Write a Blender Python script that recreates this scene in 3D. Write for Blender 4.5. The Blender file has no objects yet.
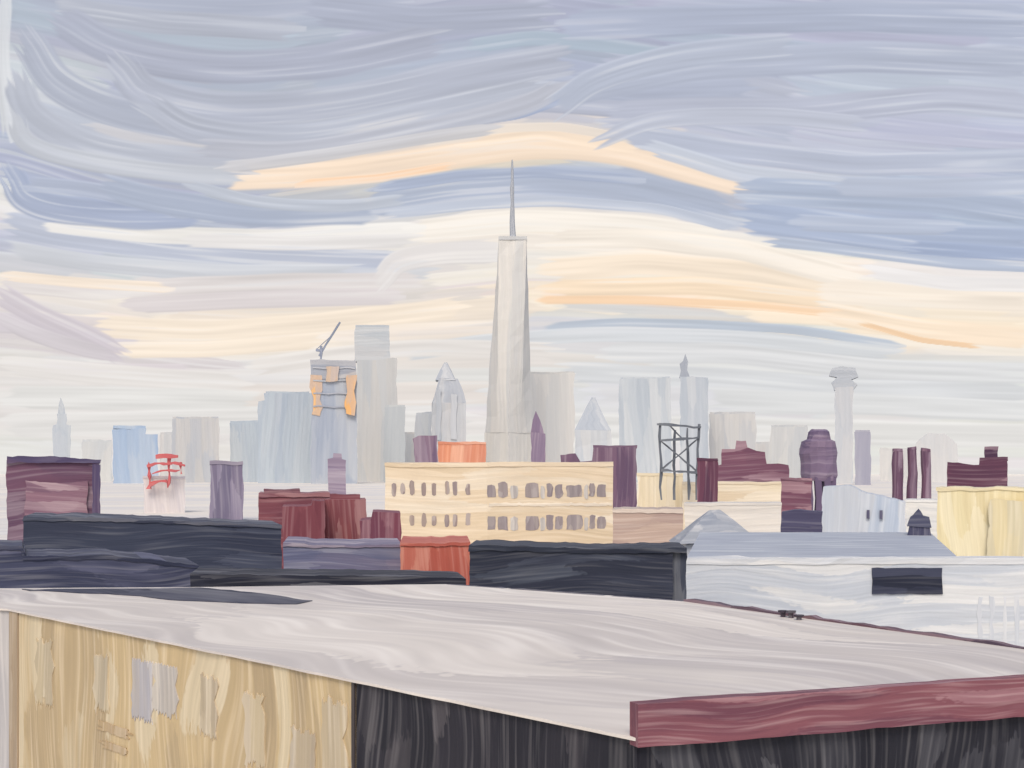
import bpy, math, random
import numpy as np
from mathutils import Vector, noise
random.seed(7); rng=np.random.default_rng(11)
F=1400.0; HY=470.0; EYE=22.0; K=1.02; KTOP=0.86; KF=1.06
scene=bpy.context.scene; coll=scene.collection
scene.view_settings.view_transform='Standard'; scene.view_settings.look='None'; scene.view_settings.exposure=0

def lin(c):
    return [((v/255)/12.92 if v/255<=0.04045 else ((v/255+0.055)/1.055)**2.4) for v in c]
def alb(c,k=None): return [min(0.92,v/(k or K)) for v in lin(c)]+[1]
def G(d): return HY+EYE/d*F
def mixc(a,b,t): return tuple(a[i]*(1-t)+b[i]*t for i in range(3))

# ------------------------------------------------------------ material
MC={}
def paint(A,B=None,C=None,L=90,W=11,br=0.2,px=0.1,show=0.25,rough=0.6,k=None,fs=1.5,bump=.28):
    if B is None: B=mixc(A,(60,60,80),0.12)
    if C is None: C=mixc(A,(255,250,240),0.3)
    key=(tuple(A),tuple(B),tuple(C),L,W,br,round(px,3),show,k,fs)
    if key in MC: return MC[key]
    m=bpy.data.materials.new("oil_paint"); m.use_nodes=True
    nt=m.node_tree; N=nt.nodes; Lk=nt.links
    bs=N["Principled BSDF"]; bs.inputs["Roughness"].default_value=rough
    bs.inputs["Specular IOR Level"].default_value=0.2
    uv=N.new("ShaderNodeUVMap"); uv.uv_map="UVMap"
    def mth(op,a,b=None):
        n=N.new("ShaderNodeMath"); n.operation=op
        for i,x in enumerate((a,b)):
            if x is None: continue
            if isinstance(x,(int,float)): n.inputs[i].default_value=x
            else: Lk.new(x,n.inputs[i])
        return n.outputs[0]
    sp=N.new("ShaderNodeSeparateXYZ"); Lk.new(uv.outputs[0],sp.inputs[0])
    a,c=sp.outputs[0],sp.outputs[1]
    cc=[c]
    def nz(sa,sc,det=1,rg=0.5,off=0):
        cb=N.new("ShaderNodeCombineXYZ"); Lk.new(mth('MULTIPLY',a,sa),cb.inputs[0]); Lk.new(mth('ADD',mth('MULTIPLY',cc[0],sc),off),cb.inputs[1])
        n=N.new("ShaderNodeTexNoise"); n.noise_dimensions='2D'; n.inputs['Scale'].default_value=1; n.inputs['Detail'].default_value=det
        n.inputs['Roughness'].default_value=rg
        Lk.new(cb.outputs[0],n.inputs['Vector']); return n.outputs[0]
    w=nz(1/130,1/130,0)
    c2=mth('ADD',c,mth('MULTIPLY',mth('SUBTRACT',w,0.5),W*1.6)); cc[0]=c2
    rag=nz(1/9,1/2.6,1,off=77)
    aa=mth('ADD',a,mth('MULTIPLY',rag,L*.3))
    cb=N.new("ShaderNodeCombineXYZ"); Lk.new(mth('MULTIPLY',aa,1/L),cb.inputs[0]); Lk.new(mth('MULTIPLY',c2,1/W),cb.inputs[1])
    vo=N.new("ShaderNodeTexVoronoi"); vo.voronoi_dimensions='2D'; vo.feature='SMOOTH_F1'; vo.inputs['Scale'].default_value=1; vo.inputs['Smoothness'].default_value=.25
    Lk.new(cb.outputs[0],vo.inputs['Vector'])
    sc=N.new("ShaderNodeSeparateColor"); Lk.new(vo.outputs['Color'],sc.inputs[0])
    b=nz(1/(60*fs),1/(2.3*fs),1,0.6)
    b2=nz(1/60,1/8,1,off=31)
    def mix(f,x,y):
        n=N.new("ShaderNodeMix"); n.data_type='RGBA'
        Lk.new(f,n.inputs[0])
        for i,q in ((6,x),(7,y)):
            if isinstance(q,(list,tuple)): n.inputs[i].default_value=q
            else: Lk.new(q,n.inputs[i])
        return n.outputs[2]
    def ramp(x,lo,hi):
        n=N.new("ShaderNodeMapRange"); n.inputs[1].default_value=lo; n.inputs[2].default_value=hi; Lk.new(x,n.inputs[0]); return n.outputs[0]
    f1=mth('ADD',mth('MULTIPLY',ramp(sc.outputs[0],.15,.85),0.75),mth('MULTIPLY',ramp(b2,.3,.7),0.25))
    col=mix(f1,alb(A,k),alb(B,k))
    f2=mth('MULTIPLY',ramp(mth('ADD',sc.outputs[1],mth('MULTIPLY',b2,.4)),0.82,1.08),0.75)
    col=mix(f2,col,alb(C,k))
    f3=mth('MULTIPLY',ramp(b,0.5,0.8),show)
    col=mix(f3,col,alb(mixc(A,(255,250,240),0.5),k))
    hs=N.new("ShaderNodeHueSaturation")
    Lk.new(mth('ADD',1-br/2,mth('MULTIPLY',b,br)),hs.inputs['Value']); Lk.new(col,hs.inputs['Color'])
    Lk.new(hs.outputs[0],bs.inputs['Base Color'])
    bp=N.new("ShaderNodeBump"); bp.inputs['Strength'].default_value=bump; bp.inputs['Distance'].default_value=px*1.3
    Lk.new(mth('ADD',b,mth('MULTIPLY',vo.outputs['Distance'],0.9)),bp.inputs['Height']); Lk.new(bp.outputs[0],bs.inputs['Normal'])
    MC[key]=m; return m

# ------------------------------------------------------------ mesh helpers
def mkmesh(name,verts,faces,uvs,mat,loc):
    me=bpy.data.meshes.new(name)
    me.from_pydata([tuple(Vector(v)-Vector(loc)) for v in verts],[],faces)
    ul=me.uv_layers.new(name="UVMap")
    i=0
    for fu in uvs:
        for u in fu:
            ul.data[i].uv=u; i+=1
    me.materials.append(mat); me.update()
    return me
parent_loc={}
def addobj(name,me,loc,parent=None):
    o=bpy.data.objects.new(name,me); coll.objects.link(o)
    if parent is None: o.location=loc
    else:
        o.parent=parent; o.location=Vector(loc)-parent_loc[parent.name]
    return o
def thing(name,label,cat,loc,group=None):
    e=bpy.data.objects.new(name,None); coll.objects.link(e); e.location=loc; e.empty_display_size=1
    e["label"]=label; e["category"]=cat
    if group: e["group"]=group
    parent_loc[e.name]=Vector(loc); return e
def wob(p,px,amp):
    n=noise.noise_vector(p/(px*20)); n2=noise.noise_vector(p/(px*6)+Vector((7,3,1)))
    return (n*1.1+n2*0.7)*amp*px

def extr(name,pts,d,depth,mat,dr,parent,amp=1.4,seg=5,off=0,cx=None):
    """building outline standing at range d, extruded to its depth"""
    px=d/F; d=d+off
    if cx is None:
        xs=[p[0] for p in pts]; cx=(min(xs)+max(xs))/2
    az=math.atan((cx-512)/F); ex=Vector((math.cos(az),-math.sin(az),0)); ey=Vector((math.sin(az),math.cos(az),0))
    O=Vector(((cx-512)/F*d,d,0))
    loc=O.copy(); loc.z=0
    P=[]
    n=len(pts)
    for i in range(n):
        a=pts[i]; b=pts[(i+1)%n]
        L=math.hypot(b[0]-a[0],b[1]-a[1]); k=max(1,int(L/seg))
        if a[1]>=G(d)-1 and b[1]>=G(d)-1: k=1
        for j in range(k):
            t=j/k; x=a[0]+(b[0]-a[0])*t; y=a[1]+(b[1]-a[1])*t
            lx=(x-cx)/F*d*math.cos(az); z=EYE+(HY-y)/F*d
            w=wob(Vector((x*px*1.0+d,z,d*.37)),px,amp)
            if z<0.05: w=Vector((0,0,0)); z=0
            P.append((lx+w.x,z+w.y))
    m=len(P); V=[]
    for q in (0,depth):
        for (lx,z) in P: V.append(O+ex*lx+ey*q+Vector((0,0,z)))
    area=sum(P[i][0]*P[(i+1)%m][1]-P[(i+1)%m][0]*P[i][1] for i in range(m))
    idx=list(range(m))
    if area<0: idx=idx[::-1]
    ru=random.uniform(0,900); rv=random.uniform(0,900)
    def U(u,v): return (v+rv,u+ru) if dr=='V' else (u+ru,v+rv)
    faces=[idx,[i+m for i in idx[::-1]]]
    uvs=[[U(P[i][0]/px,P[i][1]/px) for i in idx],[U(P[i][0]/px,P[i][1]/px) for i in idx[::-1]]]
    for k in range(m):
        i=idx[k]; j=idx[(k+1)%m]
        faces.append([j,i,i+m,j+m])
        dx=abs(P[j][0]-P[i][0]); dz=abs(P[j][1]-P[i][1])
        if dx>dz: uvs.append([(P[q][0]/px+ru,(dd)/px*0.3+rv) for q,dd in ((j,0),(i,0),(i,depth),(j,depth))])
        else: uvs.append([U(dd/px,P[q][1]/px) for q,dd in ((j,0),(i,0),(i,depth),(j,depth))])
    return addobj(name,mkmesh(name,V,faces,uvs,mat,loc),loc,parent)
def box(x0,x1,yt,yb): return [(x0,yb),(x0,yt),(x1,yt),(x1,yb)]

def loft(name,rings,px,mat,dr,parent,loc,amp=0.0,vs=.3):
    V=[];Fc=[];Uv=[]; n=len(rings[0]); ru=random.uniform(0,900)
    for r in rings:
        for p in r: V.append(p+(wob(p,px,amp) if amp else Vector((0,0,0))))
    per=[0]
    for i in range(n): per.append(per[-1]+(rings[0][(i+1)%n]-rings[0][i]).length/px)
    def U(u,v): return (v+ru,u+ru) if dr=='V' else (u+ru,v+ru)
    for k in range(len(rings)-1):
        for i in range(n):
            j=(i+1)%n
            Fc.append([k*n+i,k*n+j,(k+1)*n+j,(k+1)*n+i])
            z0=rings[k][i].z/px; z1=rings[k+1][i].z/px
            Uv.append([U(per[i],z0),U(per[i+1],z0),U(per[i+1],z1),U(per[i],z1)])
    for k,rev in ((0,True),(len(rings)-1,False)):
        ids=[k*n+i for i in range(n)]
        if rev: ids=ids[::-1]
        Fc.append(ids); Uv.append([(V[i].x/px+ru,V[i].y/px*vs) for i in ids])
    return addobj(name,mkmesh(name,V,Fc,Uv,mat,loc),loc,parent)
def rect(cxw,cyw,hw,hd,z,az=0,rot=0):
    out=[]
    for sx,sy in ((-1,-1),(1,-1),(1,1),(-1,1)):
        x=sx*hw;y=sy*hd; a=rot-az
        out.append(Vector((cxw+x*math.cos(a)-y*math.sin(a),cyw+x*math.sin(a)+y*math.cos(a),z)))
    return out
def circ(cxw,cyw,r,z,n=14): return [Vector((cxw+r*math.cos(2*math.pi*i/n),cyw+r*math.sin(2*math.pi*i/n),z)) for i in range(n)]
def beam(name,p,q,w,mat,parent,loc,amp=.35):
    p=Vector(p);q=Vector(q);dv=(q-p).normalized()
    s=dv.cross(Vector((0,1,0)))
    if s.length<.01: s=Vector((1,0,0))
    s.normalize(); t=dv.cross(s).normalized(); k=6
    V=[];Fc=[];Uv=[]; L=(q-p).length/w*3
    for m in range(k+1):
        c=p+(q-p)*(m/k); ww=w*(1+noise.noise(c/w*.35)*amp*1.4); c=c+s*noise.noise(c/w*.2+Vector((9,9,9)))*w*amp
        for a,b in ((-1,-1),(1,-1),(1,1),(-1,1)): V.append(c+s*ww/2*a+t*ww/2*b)
    for m in range(k):
        for i in range(4):
            j=(i+1)%4; Fc.append([m*4+i,m*4+j,m*4+4+j,m*4+4+i]); Uv.append([(L*m/k,i*3),(L*m/k,i*3+3),(L*(m+1)/k,i*3+3),(L*(m+1)/k,i*3)])
    Fc.append([3,2,1,0]); Uv.append([(0,0),(3,0),(3,3),(0,3)]); Fc.append([k*4+i for i in range(4)]); Uv.append([(0,0),(3,0),(3,3),(0,3)])
    return addobj(name,mkmesh(name,V,Fc,Uv,mat,loc),loc,parent)
def W3(x,y,d): return Vector(((x-512)/F*d,d,EYE+(HY-y)/F*d))

def bld(name,label,cat,d,depth,parts,group=None,amp=1.4):
    xs=[p[0] for p in parts[0][1]]; cx=(min(xs)+max(xs))/2
    loc=Vector(((cx-512)/F*d,d,0)); e=thing(name,label,cat,loc,group)
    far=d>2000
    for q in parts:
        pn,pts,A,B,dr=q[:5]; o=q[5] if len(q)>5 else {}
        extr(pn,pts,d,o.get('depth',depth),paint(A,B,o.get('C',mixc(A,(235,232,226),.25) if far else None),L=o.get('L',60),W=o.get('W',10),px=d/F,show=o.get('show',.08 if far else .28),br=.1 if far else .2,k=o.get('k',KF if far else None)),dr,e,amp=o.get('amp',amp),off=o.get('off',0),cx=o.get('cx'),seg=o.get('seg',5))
    return e
def simple(name,label,cat,d,depth,x0,x1,yt,A,B,dr='V',cap=None,group=None,yb=None,**o):
    yb=G(d)+1 if yb is None else yb
    far=d>2000
    cap=cap or (A if far else mixc(A,B,.4))
    return bld(name,label,cat,d,depth,[('wall',box(x0,x1,yt+2,yb),A,B,dr,o),
        ('roof',box(x0+(.6 if far else -.2),x1-(.6 if far else -.2),yt,yt+2.6),cap,B,dr if far else 'H',{'off':d*.0004 if far else -d*0.0004,'depth':depth*.98,'amp':.9})],group)

# ------------------------------------------------------------ far skyline
GS="hazy high-rises of the distant skyline"  # no haze volume: aerial haze is painted in as pale wall colours
T="tower"
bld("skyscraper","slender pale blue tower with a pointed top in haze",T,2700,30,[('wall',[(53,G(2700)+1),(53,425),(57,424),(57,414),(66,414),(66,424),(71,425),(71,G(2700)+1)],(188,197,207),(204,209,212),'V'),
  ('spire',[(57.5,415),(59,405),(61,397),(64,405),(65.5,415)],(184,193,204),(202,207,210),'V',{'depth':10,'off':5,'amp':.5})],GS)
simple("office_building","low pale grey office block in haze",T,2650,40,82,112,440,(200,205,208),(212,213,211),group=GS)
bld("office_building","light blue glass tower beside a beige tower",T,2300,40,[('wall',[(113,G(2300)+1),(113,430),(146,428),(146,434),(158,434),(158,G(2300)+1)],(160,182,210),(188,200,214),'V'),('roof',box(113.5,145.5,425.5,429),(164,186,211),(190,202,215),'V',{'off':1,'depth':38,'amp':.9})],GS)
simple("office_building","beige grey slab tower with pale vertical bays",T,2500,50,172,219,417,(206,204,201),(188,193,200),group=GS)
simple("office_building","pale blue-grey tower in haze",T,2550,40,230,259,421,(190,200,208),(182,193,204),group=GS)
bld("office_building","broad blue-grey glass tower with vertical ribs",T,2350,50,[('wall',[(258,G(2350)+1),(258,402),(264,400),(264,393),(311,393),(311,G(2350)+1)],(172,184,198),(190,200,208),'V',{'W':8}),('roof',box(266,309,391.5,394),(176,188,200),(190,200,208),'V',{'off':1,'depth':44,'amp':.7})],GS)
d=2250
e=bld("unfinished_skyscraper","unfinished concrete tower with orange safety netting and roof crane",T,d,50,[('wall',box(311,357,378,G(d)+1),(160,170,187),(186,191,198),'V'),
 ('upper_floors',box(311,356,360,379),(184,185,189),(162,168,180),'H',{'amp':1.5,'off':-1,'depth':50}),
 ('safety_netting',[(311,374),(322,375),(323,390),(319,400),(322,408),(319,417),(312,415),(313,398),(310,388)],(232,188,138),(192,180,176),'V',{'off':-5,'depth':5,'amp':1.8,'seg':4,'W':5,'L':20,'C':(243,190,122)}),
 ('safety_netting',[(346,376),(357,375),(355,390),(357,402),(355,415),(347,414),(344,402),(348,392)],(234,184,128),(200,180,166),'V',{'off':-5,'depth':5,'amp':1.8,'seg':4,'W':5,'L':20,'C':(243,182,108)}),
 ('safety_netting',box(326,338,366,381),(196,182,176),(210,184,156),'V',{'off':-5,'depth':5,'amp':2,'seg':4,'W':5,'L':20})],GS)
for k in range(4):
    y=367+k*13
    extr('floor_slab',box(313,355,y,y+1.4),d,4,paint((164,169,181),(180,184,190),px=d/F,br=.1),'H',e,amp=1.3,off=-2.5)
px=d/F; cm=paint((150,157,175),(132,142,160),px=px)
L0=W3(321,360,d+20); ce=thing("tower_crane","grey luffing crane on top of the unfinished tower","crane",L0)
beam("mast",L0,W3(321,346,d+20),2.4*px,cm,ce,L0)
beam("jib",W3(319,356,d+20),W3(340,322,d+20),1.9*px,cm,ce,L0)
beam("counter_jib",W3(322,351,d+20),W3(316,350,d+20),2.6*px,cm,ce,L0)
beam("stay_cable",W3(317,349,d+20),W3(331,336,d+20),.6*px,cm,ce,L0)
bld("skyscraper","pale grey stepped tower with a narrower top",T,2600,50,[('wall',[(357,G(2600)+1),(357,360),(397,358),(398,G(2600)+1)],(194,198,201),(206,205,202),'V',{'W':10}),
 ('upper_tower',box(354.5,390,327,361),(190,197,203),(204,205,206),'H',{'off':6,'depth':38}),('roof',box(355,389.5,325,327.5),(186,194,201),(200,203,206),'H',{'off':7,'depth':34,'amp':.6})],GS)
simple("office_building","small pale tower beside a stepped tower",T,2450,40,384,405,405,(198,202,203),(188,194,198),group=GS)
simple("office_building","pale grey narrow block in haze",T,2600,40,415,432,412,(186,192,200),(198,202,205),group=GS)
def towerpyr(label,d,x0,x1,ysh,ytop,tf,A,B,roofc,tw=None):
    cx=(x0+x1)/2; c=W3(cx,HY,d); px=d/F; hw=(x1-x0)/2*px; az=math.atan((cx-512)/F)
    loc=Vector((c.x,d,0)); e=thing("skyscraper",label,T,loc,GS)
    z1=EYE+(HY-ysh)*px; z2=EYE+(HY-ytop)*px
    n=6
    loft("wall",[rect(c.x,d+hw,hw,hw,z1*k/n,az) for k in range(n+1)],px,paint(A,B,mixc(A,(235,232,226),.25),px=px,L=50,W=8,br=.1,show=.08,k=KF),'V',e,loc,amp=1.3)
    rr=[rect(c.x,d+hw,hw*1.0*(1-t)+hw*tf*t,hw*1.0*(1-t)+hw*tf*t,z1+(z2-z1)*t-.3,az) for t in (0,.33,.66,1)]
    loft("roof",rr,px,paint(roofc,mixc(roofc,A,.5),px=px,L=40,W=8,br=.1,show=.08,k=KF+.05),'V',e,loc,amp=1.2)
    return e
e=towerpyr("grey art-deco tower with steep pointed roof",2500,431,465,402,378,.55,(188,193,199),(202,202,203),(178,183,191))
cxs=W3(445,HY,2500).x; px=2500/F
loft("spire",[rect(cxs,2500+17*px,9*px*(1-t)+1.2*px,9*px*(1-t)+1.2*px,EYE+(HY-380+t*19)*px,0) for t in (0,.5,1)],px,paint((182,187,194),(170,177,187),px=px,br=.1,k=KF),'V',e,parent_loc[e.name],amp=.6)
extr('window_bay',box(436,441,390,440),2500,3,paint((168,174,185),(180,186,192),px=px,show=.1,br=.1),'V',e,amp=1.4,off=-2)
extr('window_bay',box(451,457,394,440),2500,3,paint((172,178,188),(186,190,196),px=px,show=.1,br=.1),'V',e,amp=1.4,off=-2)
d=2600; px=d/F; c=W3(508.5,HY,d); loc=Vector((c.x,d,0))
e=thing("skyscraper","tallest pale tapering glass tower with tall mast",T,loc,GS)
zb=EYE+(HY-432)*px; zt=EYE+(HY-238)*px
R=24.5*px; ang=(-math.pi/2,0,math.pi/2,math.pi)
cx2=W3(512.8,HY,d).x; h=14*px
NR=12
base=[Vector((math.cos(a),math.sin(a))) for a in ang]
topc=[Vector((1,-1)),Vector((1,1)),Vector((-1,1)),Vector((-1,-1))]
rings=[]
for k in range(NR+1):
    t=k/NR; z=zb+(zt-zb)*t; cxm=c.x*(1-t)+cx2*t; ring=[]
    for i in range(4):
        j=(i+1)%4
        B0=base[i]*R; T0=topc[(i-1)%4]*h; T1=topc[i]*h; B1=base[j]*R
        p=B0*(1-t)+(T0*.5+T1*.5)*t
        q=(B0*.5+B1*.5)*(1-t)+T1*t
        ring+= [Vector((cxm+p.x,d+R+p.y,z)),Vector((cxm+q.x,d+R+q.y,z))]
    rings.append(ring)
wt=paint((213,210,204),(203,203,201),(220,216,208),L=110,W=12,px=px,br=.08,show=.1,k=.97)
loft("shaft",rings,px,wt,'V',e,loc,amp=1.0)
loft("base",[[Vector((p.x,p.y,z)) for p in rings[0]] for z in (0,zb*.5,zb)],px,paint((216,213,206),(208,207,204),px=px,br=.08,show=.1,k=.97),'V',e,loc)
loft("parapet",[rect(cx2,d+R,h*1.03,h*1.03,z) for z in (zt,zt+3.5*px)],px,paint((190,192,195),(202,203,202),px=px,br=.1),'H',e,loc)
loft("mast",[circ(cx2-.5*px,d+R,r*px,EYE+(HY-y)*px,8) for r,y in ((4.8,235),(3.2,231),(2.7,218),(2.4,205),(1.8,198),(2.3,182),(1.6,176),(1.3,166),(.6,154))],px,paint((156,162,173),(174,178,185),px=px),'V',e,loc,amp=.6)

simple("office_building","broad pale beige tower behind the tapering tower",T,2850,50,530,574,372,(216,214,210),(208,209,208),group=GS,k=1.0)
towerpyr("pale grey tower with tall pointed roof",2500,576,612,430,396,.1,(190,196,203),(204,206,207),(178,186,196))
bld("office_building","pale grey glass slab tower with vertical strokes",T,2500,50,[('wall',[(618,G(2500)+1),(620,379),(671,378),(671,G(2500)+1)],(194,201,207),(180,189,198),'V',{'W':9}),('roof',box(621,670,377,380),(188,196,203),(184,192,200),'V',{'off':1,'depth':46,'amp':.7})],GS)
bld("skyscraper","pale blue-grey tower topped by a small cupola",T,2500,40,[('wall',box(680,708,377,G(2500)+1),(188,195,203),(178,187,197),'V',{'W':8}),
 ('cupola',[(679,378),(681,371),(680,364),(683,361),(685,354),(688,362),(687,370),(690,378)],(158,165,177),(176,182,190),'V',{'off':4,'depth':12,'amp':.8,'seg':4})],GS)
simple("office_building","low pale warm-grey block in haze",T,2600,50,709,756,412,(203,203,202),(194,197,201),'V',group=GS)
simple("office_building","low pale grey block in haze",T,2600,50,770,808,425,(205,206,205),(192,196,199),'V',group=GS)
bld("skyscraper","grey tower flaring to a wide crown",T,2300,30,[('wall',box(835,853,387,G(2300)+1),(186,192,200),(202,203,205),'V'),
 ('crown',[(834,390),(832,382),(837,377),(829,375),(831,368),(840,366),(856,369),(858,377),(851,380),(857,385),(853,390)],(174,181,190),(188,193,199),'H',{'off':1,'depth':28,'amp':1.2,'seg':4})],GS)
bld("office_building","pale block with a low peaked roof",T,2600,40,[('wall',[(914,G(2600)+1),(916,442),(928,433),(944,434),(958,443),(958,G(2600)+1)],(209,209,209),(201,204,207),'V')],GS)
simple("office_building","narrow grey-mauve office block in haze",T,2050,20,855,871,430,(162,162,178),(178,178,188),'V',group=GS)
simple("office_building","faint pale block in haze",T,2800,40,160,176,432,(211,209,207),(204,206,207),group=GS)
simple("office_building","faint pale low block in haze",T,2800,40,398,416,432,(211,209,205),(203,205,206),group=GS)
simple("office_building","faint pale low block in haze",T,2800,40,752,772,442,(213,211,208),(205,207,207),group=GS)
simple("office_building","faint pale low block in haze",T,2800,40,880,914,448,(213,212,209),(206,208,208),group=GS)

# ------------------------------------------------------------ mid city
B="building"
simple("apartment_building","pale pink-grey building carrying a red frame",B,720,20,144,185,476,(214,207,206),(200,196,203))
d=715; px=d/F; L0=W3(166,490,d); e=thing("rooftop_sign_frame","red painted steel sign frame on a pale building","sign frame",L0)
rm=paint((206,100,94),(190,104,112),(232,168,156),px=px,show=.5,W=4,L=14)
for a,b,w in (((149,489),(149,462),2.4),((168,488),(170,458),2.6),((181,474),(181,462),1.8)): beam("post",W3(*a,d),W3(*b,d),w*px,rm,e,L0,amp=.9)
for a,b,w in (((156,457),(178,456),3),((147,466),(172,463),2.4),((164,463),(185,466),2.6),((152,473),(180,470),1.8),((150,484),(167,481),4)): beam("crossbar",W3(*a,d-1),W3(*b,d-1),w*px,rm,e,L0,amp=.9)
bld("brick_tower","dark mauve square tower block",B,600,15,[('wall',box(210,243,464,G(600)+1),(122,114,136),(102,98,123),'V',{'W':8,'C':(146,138,158)}),('roof',box(209.5,243.5,461.5,465),(116,108,131),(100,92,119),'H',{'off':-.3,'depth':15.5})])
bld("brick_building","small dark mauve rooftop block with chimneys",B,620,12,[('wall',[(328,G(620)+1),(328,459),(333,458),(334,453),(342,454),(342,459),(346,460),(346,G(620)+1)],(130,116,140),(148,134,152),'H',{'amp':1.0})])
d=180
e=bld("brick_building","dark maroon brick building with blue-edged cornice",B,d,14,[('wall',[(7,G(d)+1),(7,460),(100,461),(101,G(d)+1)],(98,74,96),(118,84,104),'H',{'W':12}),
 ('cornice',[(7,462),(7,456),(60,457),(101,459),(101,463),(7,463)],(82,76,108),(98,78,104),'H',{'off':-.4,'depth':14.6}),
 ('pilaster',box(7,19,464,G(d)+1),(88,70,98),(74,70,104),'V',{'off':-.3,'depth':1}),
 ('brick_panel',box(25,88,482,515),(146,112,126),(122,92,111),'H',{'off':-.25,'depth':.6,'amp':2.4}),
 ('pilaster',box(93,101,464,G(d)+1),(92,76,103),(76,72,107),'V',{'off':-.3,'depth':1})])
d=95
bld("industrial_building","long low dark slate-blue flat-roofed building",B,d,9,[('wall',[(26,G(d)+1),(27,519),(120,521),(284,530),(285,G(d)+1)],(66,72,90),(52,56,74),'H',{'W':14,'show':.2,'C':(84,90,108),'L':110}),
 ('parapet',[(26,520),(27,516),(60,516),(180,521),(285,527),(285,530),(180,524),(60,520)],(60,64,82),(76,82,98),'H',{'off':-.08,'depth':9.2})])
d=66
bld("industrial_building","low near-black blue flat-roofed shed",B,d,6,[('wall',[(-160,G(d)+1),(-160,546),(0,547),(24,551),(26,558),(110,560),(160,562),(206,572),(206,G(d)+1)],(60,64,86),(74,78,102),'H',{'W':13,'C':(102,104,128),'L':110}),
 ('parapet',[(-160,544),(22,546),(24,556),(110,557),(206,569),(206,572),(110,561),(22,560),(20,550),(-160,548)],(52,56,76),(66,70,94),'H',{'off':-.06,'depth':6.1})])
d=61
bld("flat_roof_building","thin black tar roof edge of a low building",B,d,4,[('wall',[(190,G(d)+1),(192,573),(260,574),(340,576),(432,578),(468,580),(468,G(d)+1)],(44,46,60),(36,38,50),'H',{'W':6,'amp':.8})])
d=86
bld("flat_roof_building","low violet-blue rendered building",B,d,8,[('wall',box(284,402,545,G(d)+1),(102,108,137),(128,124,147),'H',{'W':12}),('parapet',[(284,547),(284,543),(340,545),(402,544),(402,547)],(140,130,149),(110,106,132),'H',{'off':-.08,'depth':8.2})])
d=80
bld("brick_building","low orange-red brick building beside black shed",B,d,8,[('wall',box(400,470,545,G(d)+1),(186,96,82),(204,122,104),'V',{'W':13,'C':(214,146,126)}),('parapet',box(400,470,543,546),(186,98,86),(202,118,100),'H',{'off':-.08,'depth':8.2})])
bld("brick_building","dull red brick building with flat roof",B,155,10,[('wall',box(259,330,496,G(155)+1),(136,82,90),(116,68,80),'H',{'W':12}),('parapet',box(259,330,493,497),(150,96,102),(122,78,90),'H',{'off':-.15,'depth':10.3}),('bulkhead',box(264,300,489,493.5),(130,88,98),(114,78,90),'H',{'off':2,'depth':4})])
bld("brick_building","dark wine-red brick building with side bay",B,140,8,[('wall',[(282,G(140)+1),(283,506),(312,505),(313,500),(325,501),(326,G(140)+1)],(118,64,74),(136,78,86),'V',{'W':12})])
bld("brick_building","red brick building with raised stair bulkhead",B,145,8,[('wall',box(325,366,500,G(145)+1),(144,84,88),(122,70,80),'V',{'W':12}),('bulkhead',box(330,360,495,501),(132,80,88),(118,70,82),'H',{'off':1,'depth':4})])
bld("brick_building","wine-red brick building with stepped roofline",B,135,8,[('wall',[(360,G(135)+1),(360,521),(371,520),(372,512),(401,513),(402,G(135)+1)],(128,72,86),(108,64,82),'V',{'W':12,'amp':.9})])
bld("rooftop_bulkhead","mauve block with stepped top",B,500,10,[('wall',[(413,G(500)+1),(414,438),(420,435),(437,436),(438,G(500)+1)],(120,100,124),(142,120,137),'V')])
simple("brick_building","orange terracotta block above a cream building",B,450,10,438,486,442,(226,152,116),(208,138,114),'V')
bld("church","narrow mauve church tower with pointed steeple",'church',620,8,[('wall',[(531,G(620)+1),(531,432),(545,434),(545,G(620)+1)],(152,134,152),(136,120,142),'V'),('spire',[(531,433),(533,420),(536,411),(540,420),(544,434)],(144,126,148),(130,114,138),'V',{'off':.4,'depth':6,'amp':.6,'seg':6})])
bld("brick_building","dark mauve brick block with low wing",B,420,10,[('wall',[(560,G(420)+1),(560,455),(576,453),(580,461),(592,460),(593,448),(636,447),(637,G(420)+1)],(118,93,114),(98,78,102),'V',{'W':11}),('roof',box(593,637,445.5,448.5),(110,86,109),(126,100,119),'H',{'off':-.2,'depth':10.4,'amp':.9})])

# cream loft building in plan
PL=[((385-512)/F*252,252),((487-512)/F*250,250),((613-512)/F*253,253),((613-512)/F*253+1,270),((385-512)/F*252-1,270)]
ztop=23.35; loc=Vector(((487-512)/F*250,250,0)); e=thing("loft_building","cream two-fronted loft building with rows of dark windows",B,loc)
px=250/F
def strip(P0,P1,n): return [(P0[0]+(P1[0]-P0[0])*i/n,P0[1]+(P1[1]-P0[1])*i/n) for i in range(n)]
PD=[]
for i in range(5): PD+=strip(PL[i],PL[(i+1)%5],10 if i<2 else 3)
def ringz(z,s=0): return [Vector((x,y-s,z)) for x,y in PD]
loft("wall",[ringz(0),ringz(8),ringz(12),ringz(16),ringz(20),ringz(ztop-.6)],px,paint((228,210,183),(216,197,168),(234,223,204),L=70,W=13,px=px,k=1.05),'H',e,loc,amp=.5)
loft("cornice",[ringz(ztop-.75,.15),ringz(ztop,.2)],px,paint((220,200,170),(230,214,188),px=px),'H',e,loc,amp=1.3)
def onface(P,Q,x,y,off):
    r=(x-512)/F
    dx=Q[0]-P[0]; dy=Q[1]-P[1]; t=(r*P[1]-P[0])/(dx-r*dy)
    X=P[0]+dx*t; Y=P[1]+dy*t; n=Vector((dy,-dx,0)).normalized()
    if n.y>0: n=-n
    return Vector((X,Y,EYE+(HY-y)/F*Y))+n*off
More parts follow.
